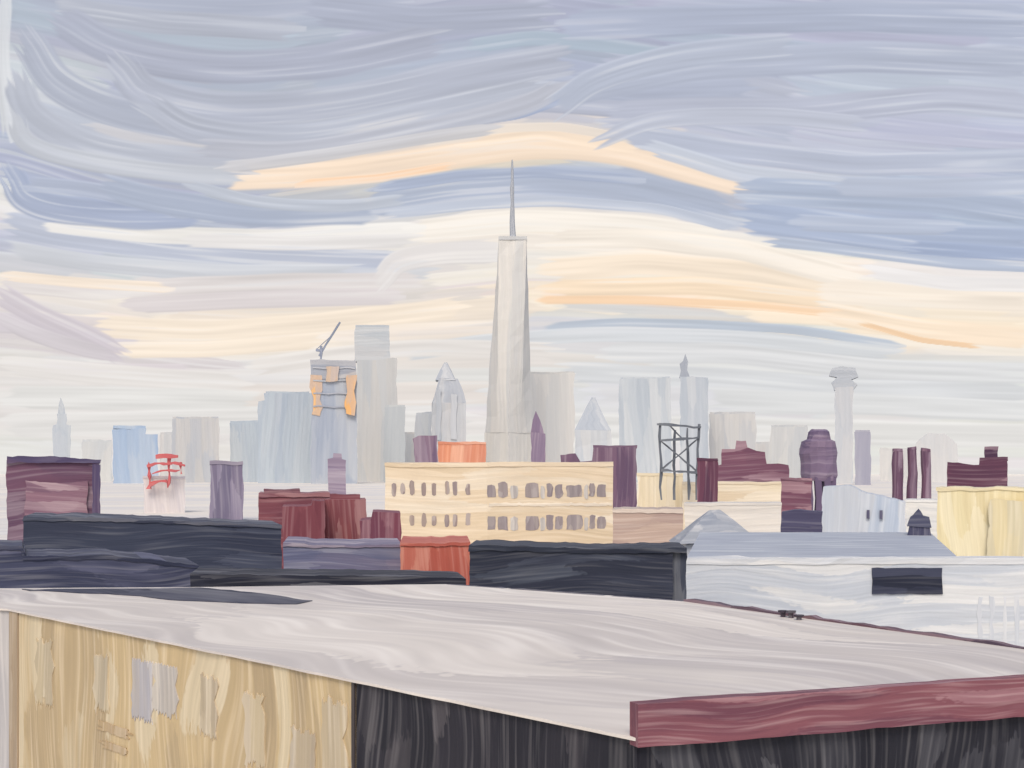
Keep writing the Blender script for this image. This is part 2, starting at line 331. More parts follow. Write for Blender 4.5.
def fwin(P,Q,x0,x1,y0,y1,name,mat,parent,lc,off=.12,amp=1.0,px=px,dr='V',seg=3,back=.2,rnd=0,s=1):
    o=[]
    cxx=(x0+x1)/2; cyy=(y0+y1)/2
    for a,b in (((x0,y1),(x1,y1)),((x1,y1),(x1,y0)),((x1,y0),(x0,y0)),((x0,y0),(x0,y1))):
        k=max(2,int(math.hypot(b[0]-a[0],b[1]-a[1])/seg))
        for j in range(k):
            x=a[0]+(b[0]-a[0])*j/k; y=a[1]+(b[1]-a[1])*j/k
            if rnd:
                u=(x-cxx)/((x1-x0)/2); v=(y-cyy)/((y1-y0)/2); f_=1-rnd*abs(u*v)*.42
                x=cxx+(x-cxx)*f_; y=cyy+(y-cyy)*f_
            w=noise.noise_vector(Vector((x/4,y/4,x0)))*amp
            o.append((x+w.x,y+w.y))
    m=len(o)
    V=[onface(P,Q,x,y,off) for x,y in o]+[onface(P,Q,x,y,-back) for x,y in o]
    Fc=[list(range(m)),list(range(2*m-1,m-1,-1))]+[[(i+1)%m,i,i+m,(i+1)%m+m] for i in range(m)]
    ru=random.uniform(0,500)
    Uv=[[((v.z/px+ru,v.x/px+ru) if dr=='V' else (v.x/px+ru,v.z/px+ru)) for v in (V[k] for k in f)] for f in Fc]
    return addobj(name,mkmesh(name,V,Fc,Uv,mat,lc),lc,parent)
wm=[paint((148,134,132),(170,154,144),px=px,show=.1,L=30,W=8),paint((158,144,140),(140,128,130),px=px,show=.1,L=30,W=8)]
wr=[paint((152,144,146),(140,130,134),(174,164,160),px=px,show=.1,L=14,W=5),paint((142,132,136),(160,150,148),px=px,show=.1,L=14,W=5)]
wg=paint((190,186,182),(172,166,164),px=px,L=20,W=6)
for row,(a,b) in enumerate(((482,495),(514,527))):
    for i,x in enumerate((394,403,412,424,434,447,455,468)):
        if row==1 and i==1: continue
        fwin(PL[0],PL[1],x-2.4,x+2.4,a+random.uniform(-1.5,1.5),b+random.uniform(-1.5,1.5),"window",random.choice(wm),e,loc,amp=1.1,rnd=.35,seg=4.5,off=.06)
    for x0,x1 in ((487,496),(498,508),(525,539),(546,553),(555,563),(566,583),(589,595),(597,606)):
        fwin(PL[1],PL[2],x0,x1,a+1+random.uniform(-1,2),b+(3 if row else 2)+random.uniform(-1,1.5),"window",random.choice(wr),e,loc,amp=1.8,dr='V',off=.06,rnd=.3,seg=4)
    for x0,x1 in ((510,518),(540,545),(584,588)):
        fwin(PL[1],PL[2],x0,x1,a+3,b+4,"mullion",wg,e,loc,.09,amp=1.4,rnd=.4,seg=4)
fwin(PL[1],PL[2],489,611,503,506,"string_course",paint((236,224,204),px=px),e,loc,.1,dr='H',amp=1.5)

bld("flat_roof_building","brownish-pink stucco building with paler parapet",B,220,12,[('wall',box(613,683,512,G(220)+1),(190,168,154),(170,148,140),'H',{'W':12}),('parapet',box(613,683,509,513),(204,188,174),(184,164,154),'H',{'off':-.15,'depth':12.3})])
simple("flat_roof_building","cream stucco building below a steel frame",B,345,14,637,683,473,(236,224,198),(226,211,180),'V')
simple("flat_roof_building","wide cream stucco building among maroon blocks",B,335,14,682,783,482,(233,220,194),(223,206,178),'H')
simple("flat_roof_building","pale grey-cream low building",B,260,10,684,781,503,(223,217,208),(211,207,202),'H')
d=330; px=d/F; L0=W3(678,500,d); e=thing("water_tank_stand","empty grey steel water-tank stand with cross bracing","water tank stand",L0)
sm=paint((122,127,134),(104,110,120),px=px)
S=3.0
for a,b in (((661,500),(660,423)),((696,500),(699,424)),((674,500),(675,430)),((689,500),(687,428))): 
    dd=d if a[0] in(661,696) else d+S
    beam("leg",W3(*a,dd),W3(*b,dd),2.2*px,sm,e,L0,amp=.6)
for a,b in (((657,424),(701,427)),((660,441),(699,437)),((661,470),(698,473))): beam("crossbeam",W3(*a,d-.6),W3(*b,d-.6),2.2*px,sm,e,L0,amp=.6)
for a,b in (((661,470),(698,439)),((661,441),(698,472)),((668,424),(684,440))): beam("brace",W3(*a,d+.8),W3(*b,d+.8),1.4*px,sm,e,L0,amp=.6)
simple("brick_building","narrow dark maroon chimney block",B,310,6,697,718,458,(112,68,86),(90,60,80),'V')
bld("brick_building","stepped dull-maroon brick building",B,400,10,[('wall',[(718,G(400)+1),(718,466),(721,465),(721,450),(735,449),(736,441),(747,441),(748,447),(757,450),(765,452),(766,464),(789,465),(790,G(400)+1)],(122,82,100),(104,70,90),'H',{'W':9,'C':(168,140,150)})])
simple("brick_building","maroon brick building beside tank tower",B,300,8,781,812,478,(132,86,101),(112,74,93),'H')
d=420; px=d/F; cx=W3(822,HY,d).x; base_=Vector((cx,d+5,0)); e=thing("water_tower","mauve round water tower with domed roof on legs","water tower",base_)
mm=paint((120,104,130),(104,90,117),(140,122,143),px=px,W=12,bump=.12)
zz=lambda y: EYE+(HY-y)*px
loft("tank",[circ(cx,d+5,18*px*r,zz(y)) for r,y in ((.96,480),(1.02,474),(1.0,462),(1.06,453),(1.0,447))],px,mm,'H',e,base_,amp=1.6)
loft("tank_roof",[circ(cx,d+5,18*px*r,zz(y)) for r,y in ((1.0,447),(.94,441),(.66,439),(.6,432),(.44,429))],px,mm,'H',e,base_,amp=1.2)
for dx,dy in ((-11,-3),(-3,-4),(6,-4),(12,-3),(-8,4),(8,4)):
    beam("leg",(cx+dx*px,d+5+dy,0),(cx+dx*px,d+5+dy,zz(477)),5.5*px,mm,e,base_)
bld("shed","dark navy rooftop shed","shed",200,5,[('wall',[(780,G(200)+1),(781,512),(800,510),(822,512),(823,G(200)+1)],(66,64,90),(82,80,106),'H',{'W':8})])
e=bld("flat_roof_building","pale blue-grey building with two small dark windows",B,230,12,[('wall',[(820,G(230)+1),(822,487),(850,485),(862,492),(890,498),(905,503),(906,G(230)+1)],(180,192,209),(198,203,210),'V',{'W':12})])
for x in (868,881): extr('window',box(x-1.6,x+1.6,510,519),230,.4,paint((96,94,118),px=.16),'V',e,amp=.8,off=-.45,cx=863)
for i,(x0,x1,yt) in enumerate(((891,904,448),(906,918,447),(920,932,449))):
    d=300; px=d/F; cx=W3((x0+x1)/2,HY,d).x; r=(x1-x0)/2*px; bb=Vector((cx,d,0)); e=thing("chimney_stack","tall tapering maroon brick chimney","chimney",bb,"row of tall maroon chimneys")
    mm=paint((124,92,112),(102,76,98),(150,130,146),px=px,W=6)
    zt_=EYE+(HY-yt-3)*px
    loft("shaft",[circ(cx,d,r*(1.0-.2*t),zt_*t,10) for t in (0,.3,.5,.6,.7,.8,.9,1)],px,mm,'V',e,bb,amp=1.4)
    loft("chimney_cap",[circ(cx,d,r*.82,zt_,10),circ(cx,d,r*.76,zt_+3*px,10)],px,mm,'V',e,bb,amp=1.0)
bld("brick_building","dark maroon brick building with tank-like bulkhead",B,260,8,[('wall',[(946,G(260)+1),(947,463),(979,464),(979,460),(1007,459),(1008,G(260)+1)],(110,68,86),(90,58,78),'H',{'W':9}),('bulkhead',box(985,998,446,460.5),(96,64,86),(78,56,80),'H',{'off':1,'depth':3}),('parapet',box(979,1008,457,461),(120,84,100),(98,70,89),'H',{'off':-.15,'depth':8.3,'amp':.9})])
d=140
bld("stucco_building","pale yellow stucco building with slightly greyer bay",B,d,10,[('wall',[(934,G(d)+1),(935,490),(1120,490),(1120,G(d)+1)],(238,225,182),(228,212,168),'V',{'W':14}),('parapet',[(934,491),(934,487),(985,488),(1120,487),(1120,490)],(240,229,192),(230,216,178),'H',{'off':-.1,'depth':10.2}),
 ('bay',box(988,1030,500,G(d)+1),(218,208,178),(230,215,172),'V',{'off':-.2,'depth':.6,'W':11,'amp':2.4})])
simple("flat_roof_building","pale cream low block beside yellow building",B,200,8,906,940,500,(222,220,214),(208,210,212),'H',yb=None)

# pale long warehouse
d=85; px=d/F
hx=lambda x,dd:(x-512)/F*dd
loc=Vector((hx(850,85),85,0)); e=thing("warehouse","long pale grey-blue warehouse with flat grey roof",B,loc)
z=EYE-90/F*85
P=[(hx(686,85),85),(hx(1200,85),85),(hx(1200,86.4),86.4),(hx(686,86.4),86.4)]
PP=strip(P[0],P[1],40)+strip(P[1],P[2],1)+strip(P[2],P[3],40)+strip(P[3],P[0],1)
loft("wall",[[Vector((x,y,zz_)) for x,y in PP] for zz_ in (0,6,11,14,z-.25)],px,paint((210,213,216),(190,197,207),(224,224,222),L=130,W=15,px=px),'H',e,loc,amp=.6)
loft("coping",[[Vector((x,y-.06,zz_)) for x,y in PP] for zz_ in (z-.25,z+.12)],px,paint((218,219,219),(204,208,213),px=px,L=120),'H',e,loc,amp=1.2)
Q=[(hx(686,86.6),86.6),(hx(960,86.6),86.6),(hx(930,124),124),(hx(700,124),124)]
loft("roof_deck",[[Vector((x,y,zz_)) for x,y in Q] for zz_ in (2,z-.05)],px*.6,paint((166,172,182),(152,158,170),(188,192,196),L=110,W=12,px=px,k=KTOP),'H',e,loc,vs=.8)
dm=paint((48,52,70),(38,42,58),(72,76,96),px=px,L=50,W=9,show=.12)
fwin(P[0],P[1],872,942,568,594,'dark_window',dm,e,loc,off=.1,amp=1.2,px=px,dr='H',seg=6,back=.1)
for i,x in enumerate((978,990,1003,1015)): fwin(P[0],P[1],x,x+4,596,650,'pilaster',paint((200,205,212),(207,210,215),px=px,br=.1),e,loc,off=.02,amp=2.4,px=px,seg=8,back=.1)
# hip roof house
d=128; px=d/F; cx=hx(724,d); loc=Vector((cx,d,0)); e=thing("hip_roof_house","grey hip-roofed house behind a flat warehouse roof",'house',loc)
zr=EYE-(545-HY)*px; zp=EYE-(512-HY)*px
def rr(hw,hd,z,ox=0,n=6):
    c=[(-hw,-hd),(hw,-hd),(hw,hd),(-hw,hd)]; o=[]
    for k in range(4):
        a=c[k];b=c[(k+1)%4]
        for j in range(n): o.append(Vector((cx+ox+a[0]+(b[0]-a[0])*j/n,d+5+a[1]+(b[1]-a[1])*j/n,z)))
    return o
loft("wall",[rr(36*px,3.6,0),rr(36*px,3.6,zr)],px,paint((186,190,196),(168,174,184),px=px),'H',e,loc)
loft("roof",[rr(44*px*(1-t)+6*px*t,4.2*(1-t)+.3*t,zr+(zp-zr)*t,ox=-2*px*t) for t in (0,.35,.7,1)],px,paint((166,170,176),(150,156,167),(188,189,191),px=px,L=50,W=9,k=1.0),'H',e,loc,amp=1.8)
bld("rooftop_bulkhead","dark slate gabled bulkhead on a grey flat roof",'rooftop bulkhead',118,3,[('wall',[(907,536),(909,524),(930,524),(931,536)],(74,74,98),(62,64,88),'V'),('roof',[(906,526),(910,518),(919,509),(924,516),(930,518),(932,527)],(64,66,88),(80,82,104),'H',{'off':-.1,'depth':3.2,'seg':4,'amp':1.3})])
d=70; px=d/F
bld("industrial_building","long low black tar-coated shed",B,d,5,[('wall',[(468,G(d)+1),(469,549),(560,552),(672,551),(673,G(d)+1)],(46,50,64),(56,60,76),'H',{'W':13,'C':(82,88,102),'L':110,'show':.2}),
 ('roof_edge',[(468,551),(468,545),(520,546),(600,549),(686,547),(686,552),(600,554),(520,551)],(42,46,60),(60,66,80),'H',{'off':-.1,'depth':5.2}),
 ('end_wall',box(672,686,552,G(d)+1),(74,80,94),(58,62,76),'V',{'off':.05,'depth':4.8,'W':8})])

# ------------------------------------------------------------ near building
H0=4.0
def RP(x,y):
    dd=F*H0/(y-HY); return ((x-512)/F*dd,dd)
L2=RP(-120,603); Lc=RP(8,609); Nc=RP(636,738); Rc=RP(1300,686); b1=RP(690,601); b2=RP(450,584); b3=RP(200,587); b0=RP(-120,589)
plan=[L2,Lc,Nc,Rc,b1,b2,b3,b0]; ZR=18.0
loc=Vector((Nc[0],Nc[1],0)); e=thing("corner_building","flat-roofed corner building with ochre and black walls and maroon parapet",B,loc)
ad=Vector((Nc[0]-Lc[0],Nc[1]-Lc[1],0)).normalized(); cd=Vector((-ad.y,ad.x,0))
def dens(pl,step=.8):
    o=[]
    for i in range(len(pl)):
        a=pl[i];b=pl[(i+1)%len(pl)]; n=max(1,int(math.hypot(b[0]-a[0],b[1]-a[1])/step)); o+=strip(a,b,n)
    return o
dp=dens(plan,.5)
top=[]
for x,y in dp:
    w=noise.noise_vector(Vector((x*.9,y*.9,1)))*.05; top.append(Vector((x+w.x,y+w.y,ZR)))
V=top+[v-Vector((0,0,.05)) for v in top]; n=len(top)
def ruv(v): return (v.dot(ad)*21,v.dot(cd)*8.5)
Fc=[list(range(n))]+[[ (i+1)%n,i,i+n,(i+1)%n+n] for i in range(n)]
Uv=[[ruv(V[i]) for i in f] for f in Fc]
rm_=paint((207,199,190),(188,181,177),(222,214,203),L=220,W=22,px=.03,br=.26,show=.4,k=KTOP,fs=2.0,bump=.4)
addobj("roof_surface",mkmesh("roof_surface",V,Fc,Uv,rm_,loc),loc,e)
def wallseg(name,pts,z0,z1,mat,dr,inset=0,thick=.25,s=35,amp=0.03,step=.3):
    o=[]
    for i in range(len(pts)-1): o+=strip(pts[i],pts[i+1],max(1,int(math.hypot(pts[i+1][0]-pts[i][0],pts[i+1][1]-pts[i][1])/step)))
    o.append(pts[-1]); n=len(o)
    dv=Vector((pts[-1][0]-pts[0][0],pts[-1][1]-pts[0][1],0)).normalized(); nn=Vector((dv.y,-dv.x,0))
    V=[]
    for q in (inset,inset+thick):
        for zt_ in (z0,z1):
            for x,y in o:
                v=Vector((x,y,zt_))-nn*q
                w=noise.noise(Vector((x*1.7,y*1.7,zt_*3)))*amp+noise.noise(Vector((x*5,y*5,zt_*3)))*amp*.5
                V.append(v+Vector((0,0,w)) )
    A0=lambda q,k,i:q*2*n+k*n+i
    Fc=[];Uv=[]; L=[0]
    for i in range(n-1): L.append(L[-1]+math.hypot(o[i+1][0]-o[i][0],o[i+1][1]-o[i][1]))
    ru=random.uniform(0,400)
    U=lambda u,v:(v*s+ru,u*s+ru) if dr=='V' else (u*s+ru,v*s+ru)
    for i in range(n-1):
        Fc.append([A0(0,0,i),A0(0,0,i+1),A0(0,1,i+1),A0(0,1,i)]); Uv.append([U(L[i],z0),U(L[i+1],z0),U(L[i+1],z1),U(L[i],z1)])
        Fc.append([A0(1,0,i+1),A0(1,0,i),A0(1,1,i),A0(1,1,i+1)]); Uv.append([U(L[i+1],z0),U(L[i],z0),U(L[i],z1),U(L[i+1],z1)])
        Fc.append([A0(0,1,i),A0(0,1,i+1),A0(1,1,i+1),A0(1,1,i)]); Uv.append([(L[i]*s,0),(L[i+1]*s,0),(L[i+1]*s,8),(L[i]*s,8)])
        Fc.append([A0(0,0,i+1),A0(0,0,i),A0(1,0,i),A0(1,0,i+1)]); Uv.append([(L[i+1]*s,0),(L[i]*s,0),(L[i]*s,8),(L[i+1]*s,8)])
    for i in (0,n-1):
        f=[A0(0,0,i),A0(0,1,i),A0(1,1,i),A0(1,0,i)]
        if i: f=f[::-1]
        Fc.append(f); Uv.append([(0,0),(20,0),(20,8),(0,8)])
    return addobj(name,mkmesh(name,V,Fc,Uv,mat,loc),loc,e)
def tpx(x):
    r=(x-512)/F; dx=Nc[0]-Lc[0]; dy=Nc[1]-Lc[1]
    return (r*Lc[1]-Lc[0])/(dx-r*dy)
def along(t): return (Lc[0]+(Nc[0]-Lc[0])*t,Lc[1]+(Nc[1]-Lc[1])*t)
t=tpx(352)
M=along(t); M2=along(.025)
PH=.52
wallseg("maroon_parapet",[Nc,Rc],ZR-.14,ZR+PH,paint((136,86,94),(112,70,83),(164,122,128),L=190,W=14,px=.03,show=.35),'H',inset=-.07,s=55,thick=.28,amp=.02)
wt_=ZR-.055
wallseg("ochre_wall",[Lc,M],0,wt_,paint((208,185,143),(180,160,128),(220,206,176),L=80,W=34,px=.03,br=.3,show=.35,fs=2.2,bump=.4),'V',inset=.08,s=30)
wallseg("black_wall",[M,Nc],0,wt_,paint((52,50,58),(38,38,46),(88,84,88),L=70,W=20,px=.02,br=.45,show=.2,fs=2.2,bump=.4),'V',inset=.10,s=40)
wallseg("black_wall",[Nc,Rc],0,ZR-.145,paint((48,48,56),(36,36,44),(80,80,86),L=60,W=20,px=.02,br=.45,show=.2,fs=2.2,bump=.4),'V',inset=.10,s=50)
wallseg("grey_wall",[L2,Lc],0,wt_,paint((190,186,184),(176,174,176),px=.03,L=70,W=10),'V',inset=.10,s=30)
wallseg("corner_pilaster",[Lc,M2],0,wt_-.005,paint((176,156,130),(158,142,124),px=.02,L=60,W=9),'V',inset=.03,thick=.1,s=30)
wallseg("wall_trim",[along(t-.004),M],0,wt_-.005,paint((84,76,72),(60,56,60),px=.02),'V',inset=.05,thick=.1,s=30)
# weathered boards on the ochre wall
def board(xa,xb,ya,yb_,A_,Bb,C_=None,off0=.055):
    ta,tb=tpx(xa),tpx(xb); dm_=along((ta+tb)/2)[1]
    za=EYE-(yb_-HY)/F*dm_; zb_=EYE-(ya-HY)/F*dm_; s=30; o=[]
    ct=(ta+tb)/2
    N_=16
    for j in range(N_):      # ragged lower end
        u=j/N_; o.append((ta+(tb-ta)*u, za+(noise.noise(Vector((u*5,xa,1)))*.5+.25*(j%2))*(zb_-za)*.3))
    for j in range(8): o.append((tb+noise.noise(Vector((j*.5,xa,5)))*(tb-ta)*.25, za+(zb_-za)*j/8))
    for j in range(N_):
        u=1-j/N_; o.append((ta+(tb-ta)*u, zb_-(noise.noise(Vector((u*5,xa,9)))*.5+.2*(j%2))*(zb_-za)*.22))
    for j in range(8): o.append((ta+noise.noise(Vector((j*.5,xa,15)))*(tb-ta)*.25, zb_-(zb_-za)*j/8))
    nn=Vector((ad.y,-ad.x,0)); m=len(o); V=[]
    for off in (-off0,-.10):
        for tt,z_ in o:
            x,y=along(tt); V.append(Vector((x,y,z_))+nn*off)
    Fc=[list(range(m)),list(range(2*m-1,m-1,-1))]+[[(i+1)%m,i,i+m,(i+1)%m+m] for i in range(m)]
    Uv=[[(V[k].z*s,V[k].dot(ad)*s) for k in f] for f in Fc]
    addobj("weathered_board",mkmesh("weathered_board",V,Fc,Uv,paint(A_,Bb,C_,px=.03,L=60,W=12,show=.4,br=.2,fs=2),loc),loc,e)
board(130,150,660,722,(174,174,184),(196,184,164))
board(150,174,664,716,(196,186,170),(172,170,174),off0=.06)
board(92,106,655,712,(200,182,148),(182,170,148))
board(198,214,676,738,(200,182,148),(182,168,146))
board(242,262,694,768,(192,174,146),(204,188,156))
board(288,312,730,800,(176,162,142),(192,176,148))
board(320,344,700,800,(200,182,150),(186,172,148))
board(96,126,725,735,(178,152,116),(190,168,130))
board(100,124,744,752,(176,150,114),(188,166,130))
board(34,50,640,705,(202,186,154),(188,174,148))
wallseg("rear_coping",[Rc,b1],ZR-.1,ZR+.06,paint((112,82,90),(84,76,92),(150,126,134),px=.02,L=120,W=6),'H',inset=0.02,s=30,thick=.22,amp=.07)
wallseg("rear_coping",[b1,b2],ZR-.1,ZR+.01,paint((84,84,98),(110,106,114),px=.02,L=120,W=6),'H',inset=0.02,s=30,thick=.2,amp=.04)
q=[RP(20,590),RP(120,589.3),RP(200,588.3),RP(262,594),RP(312,601.5),RP(296,605),RP(230,603),RP(170,600),RP(120,595)]
q=dens(q,.5)
V=[]
for hz in (.03,.002):
    for x,y in q:
        w=noise.noise(Vector((x*1.3,y*.6,3)))*.35+noise.noise(Vector((x*4,y*.6,7)))*.2; V.append(Vector((x,y+w,ZR+hz)))
m=len(q)
Fc=[list(range(m))[::-1]]+[[i,(i+1)%m,(i+1)%m+m,i+m] for i in range(m)]
Uv=[[ruv(V[i]) for i in f] for f in Fc]
addobj("tar_patch",mkmesh("tar_patch",V,Fc,Uv,paint((48,50,66),(66,68,86),px=.02),loc),loc,e)
for x,y,hh in ((783,617,.18),(791,618,.2),(799,620,.14)):
    X,Y=RP(x,y); l2=Vector((X,Y,ZR)); ve=thing("roof_vent","small dark roof vent pipe with cap at roof edge","vent",l2,"small roof vents")
    vm=paint((58,54,66),(84,72,80),px=.02)
    loft("pipe",[circ(X,Y,.07,ZR+.0,8),circ(X,Y,.07,ZR+hh*.7,8)],.03,vm,'V',ve,l2)
    loft("vent_cap",[circ(X,Y,.13,ZR+hh*.7,8),circ(X,Y,.14,ZR+hh,8)],.03,vm,'H',ve,l2)

# ------------------------------------------------------------ ground
me=bpy.data.meshes.new("ground"); S=7600
me.from_pydata([(-S*1.6,-400,0),(S*1.6,-400,0),(S*1.6,S,0),(-S*1.6,S,0)],[],[[0,1,2,3]])
ul=me.uv_layers.new(name="UVMap")
for i,v in enumerate(((-S*1.6,-400),(S*1.6,-400),(S*1.6,S),(-S*1.6,S))): ul.data[i].uv=(v[0]*1.2,v[1]*.5)
me.materials.append(paint((222,215,204),(210,206,202),(230,222,208),L=140,W=30,px=.5,k=KTOP)); o=bpy.data.objects.new("ground",me); coll.objects.link(o); o["kind"]="structure"

# ------------------------------------------------------------ sky backdrop
D=7000.0
xs=np.concatenate([np.linspace(-2200,-30,60)[:-1],np.arange(-30,1055,1.2),np.linspace(1055,3200,60)[1:]])
ys=np.concatenate([np.linspace(-1400,-12,50)[:-1],np.arange(-12,484,.9),[500,540]])
X,Y=np.meshgrid(xs,ys)
smp=[(10,0,200,204,212),(100,30,180,185,201),(10,70,210,213,218),(500,20,173,180,201),(300,20,179,183,199),(700,20,175,180,201),(1000,20,184,191,209),(200,100,181,186,202),(60,120,189,194,207),(350,125,187,191,204),(400,60,177,183,202),(600,60,178,184,204),(800,60,184,190,208),(1000,80,191,198,214),(650,115,188,190,205),(800,120,188,193,210),(950,130,188,194,211),(570,100,180,186,204),(520,106,184,188,204),(620,108,184,188,204),
(1000,160,182,190,210),(900,215,172,182,206),(800,215,176,186,208),(1000,240,178,188,209),(740,175,196,201,214),(250,205,174,182,201),(80,190,170,178,202),(150,205,173,181,202),(600,190,185,191,207),(450,190,187,193,207),
(530,148,249,228,204),(400,160,248,225,202),(300,172,246,222,200),(210,165,204,203,208),(660,160,238,224,212),(440,138,228,218,210),(600,138,228,218,212),(100,228,244,238,231),(10,210,244,239,233),(300,242,239,234,230),(450,270,231,226,221),(600,235,247,240,230),(700,250,249,234,216),(480,230,243,235,227),(560,215,246,237,228),
(600,290,251,229,205),(750,290,251,229,202),(900,325,249,230,207),(1010,300,248,234,219),(850,268,244,237,230),(980,278,237,233,231),(1010,340,245,234,222),(40,242,190,195,210),(150,260,197,201,209),(300,262,206,210,215),(60,290,247,234,219),(200,290,224,217,215),(350,292,223,214,212),(50,325,211,204,209),(120,345,214,208,212),(230,338,250,236,218),(400,318,247,233,216),(460,335,243,232,220),(560,310,250,235,216),
(640,326,204,208,214),(800,330,213,216,219),(560,335,220,220,220),(700,355,222,222,222),(950,375,219,219,220),(150,395,227,224,221),(40,375,229,224,220),(330,355,238,228,217),(250,375,229,225,221),(440,380,226,223,220),(580,400,220,220,220),(800,400,220,220,221),(1000,420,229,226,223),(500,460,232,228,223),(100,460,231,227,223),(900,460,232,228,223),
(-600,100,180,186,204),(-600,300,215,210,210),(1600,100,180,188,208),(1600,300,235,225,215),(500,-400,165,174,200),(-900,-600,165,174,200),(1900,-600,165,174,200)]
S_=np.array(smp,float)
def target(x,y):
    dx=(S_[:,0]-x)/2.6; dy=(S_[:,1]-y)
    w=1/((dx*dx+dy*dy)+60)**2.2
    return (w[:,None]*S_[:,2:]).sum(0)/w.sum()
C=np.zeros(X.shape+(3,)); acc=np.zeros(X.shape)
for s in S_:
    w=1/((((X-s[0])/2.6)**2+(Y-s[1])**2)+60)**2.2
    C+=w[...,None]*s[2:]; acc+=w
C/=acc[...,None]
tab=rng.random((512,512))
def vn(u,v):
    iu=np.floor(u).astype(int); iv=np.floor(v).astype(int); fu=u-iu; fv=v-iv
    fu=fu*fu*(3-2*fu); fv=fv*fv*(3-2*fv)
    a=tab[iu%512,iv%512];b=tab[(iu+1)%512,iv%512];c=tab[iu%512,(iv+1)%512];d_=tab[(iu+1)%512,(iv+1)%512]
    return (a*(1-fu)+b*fu)*(1-fv)+(c*(1-fu)+d_*fu)*fv
sm_=lambda e0,e1,x: (lambda t:t*t*(3-2*t))(np.clip((x-e0)/(e1-e0),0,1))
def blend(sl_,u,v,end,w,col,alpha,contrast,white,ridge_shade=4):
    s1,s2=rng.random(2)*400
    bn=.6*vn(u*.007+s1,v*w/4+s2)+.4*vn(u*.014+s2,v*w/2+s1)
    lo=vn(u*.012+s2,v*2.2+s1)
    e_=np.abs(v)+.18*(vn(u*.02+s1,v*1.5+s2)-.5)
    al=1-sm_(.76,.98,e_)
    end=end+(bn-.5)*45-np.abs(v)**2*w*.9
    al*=sm_(0,10,end)
    al*=alpha*(1-.25*sm_(.6,.8,bn))
    c=np.array(col)[None,None]*(1+contrast*(bn-.5)+.04*(lo-.5))[...,None]
    wf=(white*sm_(.58,.85,bn))[...,None]
    c=c*(1-wf)+np.array([238,237,236])*wf
    c=c+(np.exp(-((np.abs(v)-.8)/.11)**2)*ridge_shade*np.sign(-v))[...,None]  # relief shading painted into the colour: one stroke edge lighter, the other darker
    C[sl_]=C[sl_]*(1-al[...,None])+c*al[...,None]
def stroke(px_,py_,w,col,alpha=.9,contrast=.08,white=.26,ridge_shade=4):
    x0,x1=px_[0],px_[-1]
    i0,i1=np.searchsorted(xs,[x0-6,x1+6]); 
    if i1-i0<3: return
    xx=np.linspace(x0-40,x1+40,400); yy=np.interp(xx,px_,py_)
    ker=np.hanning(63)[1:-1]; ker/=ker.sum(); k=len(ker)
    yy=np.convolve(np.pad(yy,(k//2,k//2),'edge'),ker,'valid')
    yc=np.interp(xs[i0:i1],xx,yy); sl=np.gradient(yc,xs[i0:i1])
    ww=w*np.sqrt(1+sl*sl)
    j0,j1=np.searchsorted(ys,[yc.min()-ww.max()*1.2-1,yc.max()+ww.max()*1.2+1])
    if j1-j0<2: return
    x=X[j0:j1,i0:i1]; y=Y[j0:j1,i0:i1]
    blend((slice(j0,j1),slice(i0,i1)),x,(y-yc[None])/ww[None],np.minimum(x-x0,x1-x),w,col,alpha,contrast,white,ridge_shade)
def arc(pts,w,col,alpha=.9,contrast=.11,white=.35,ridge_shade=6):
    P_=np.array(pts,float); n=len(P_); Pp=np.vstack([2*P_[0]-P_[1],P_,2*P_[-1]-P_[-2]]); o=[]
    for i in range(n-1):
        p0,p1,p2,p3=Pp[i:i+4]
        for t in np.linspace(0,1,18,endpoint=False):
            o.append(.5*((2*p1)+(-p0+p2)*t+(2*p0-5*p1+4*p2-p3)*t*t+(-p0+3*p1-3*p2+p3)*t**3))
    o.append(P_[-1]); o=np.array(o); sg=np.gradient(o,axis=0); ln=np.hypot(sg[:,0],sg[:,1])+1e-6; s=np.concatenate([[0],np.cumsum(np.hypot(*np.diff(o,axis=0).T))])
    nx,ny=-sg[:,1]/ln,sg[:,0]/ln; tx,ty=sg[:,0]/ln,sg[:,1]/ln
    i0,i1=np.searchsorted(xs,[o[:,0].min()-w*1.3,o[:,0].max()+w*1.3]); j0,j1=np.searchsorted(ys,[o[:,1].min()-w*1.3,o[:,1].max()+w*1.3])
    x=X[j0:j1,i0:i1]; y=Y[j0:j1,i0:i1]
    best=np.full(x.shape,1e9); bi=np.zeros(x.shape,int)
    for k in range(len(o)):
        dd=(x-o[k,0])**2+(y-o[k,1])**2; m_=dd<best; best[m_]=dd[m_]; bi[m_]=k
    ox,oy=x-o[bi,0],y-o[bi,1]
    v=(ox*nx[bi]+oy*ny[bi])/w; u=s[bi]+ox*tx[bi]+oy*ty[bi]
    v=np.where(best>(w*1.3)**2,9,v)
    blend((slice(j0,j1),slice(i0,i1)),u,v,np.minimum(u,s[-1]-u)+w*.8,w,col,alpha,contrast,white,ridge_shade)
gx=[-800,0,120,250,400,530,700,850,1024,1800]; gy=[-50,-32,8,28,4,-26,2,30,48,60]
def flow(x,y0):
    A=np.interp(y0,[-300,0,100,200,270,330,400,480],[.3,.45,1.0,.8,.45,.3,.12,.0])
    return np.interp(x,gx,gy)*A
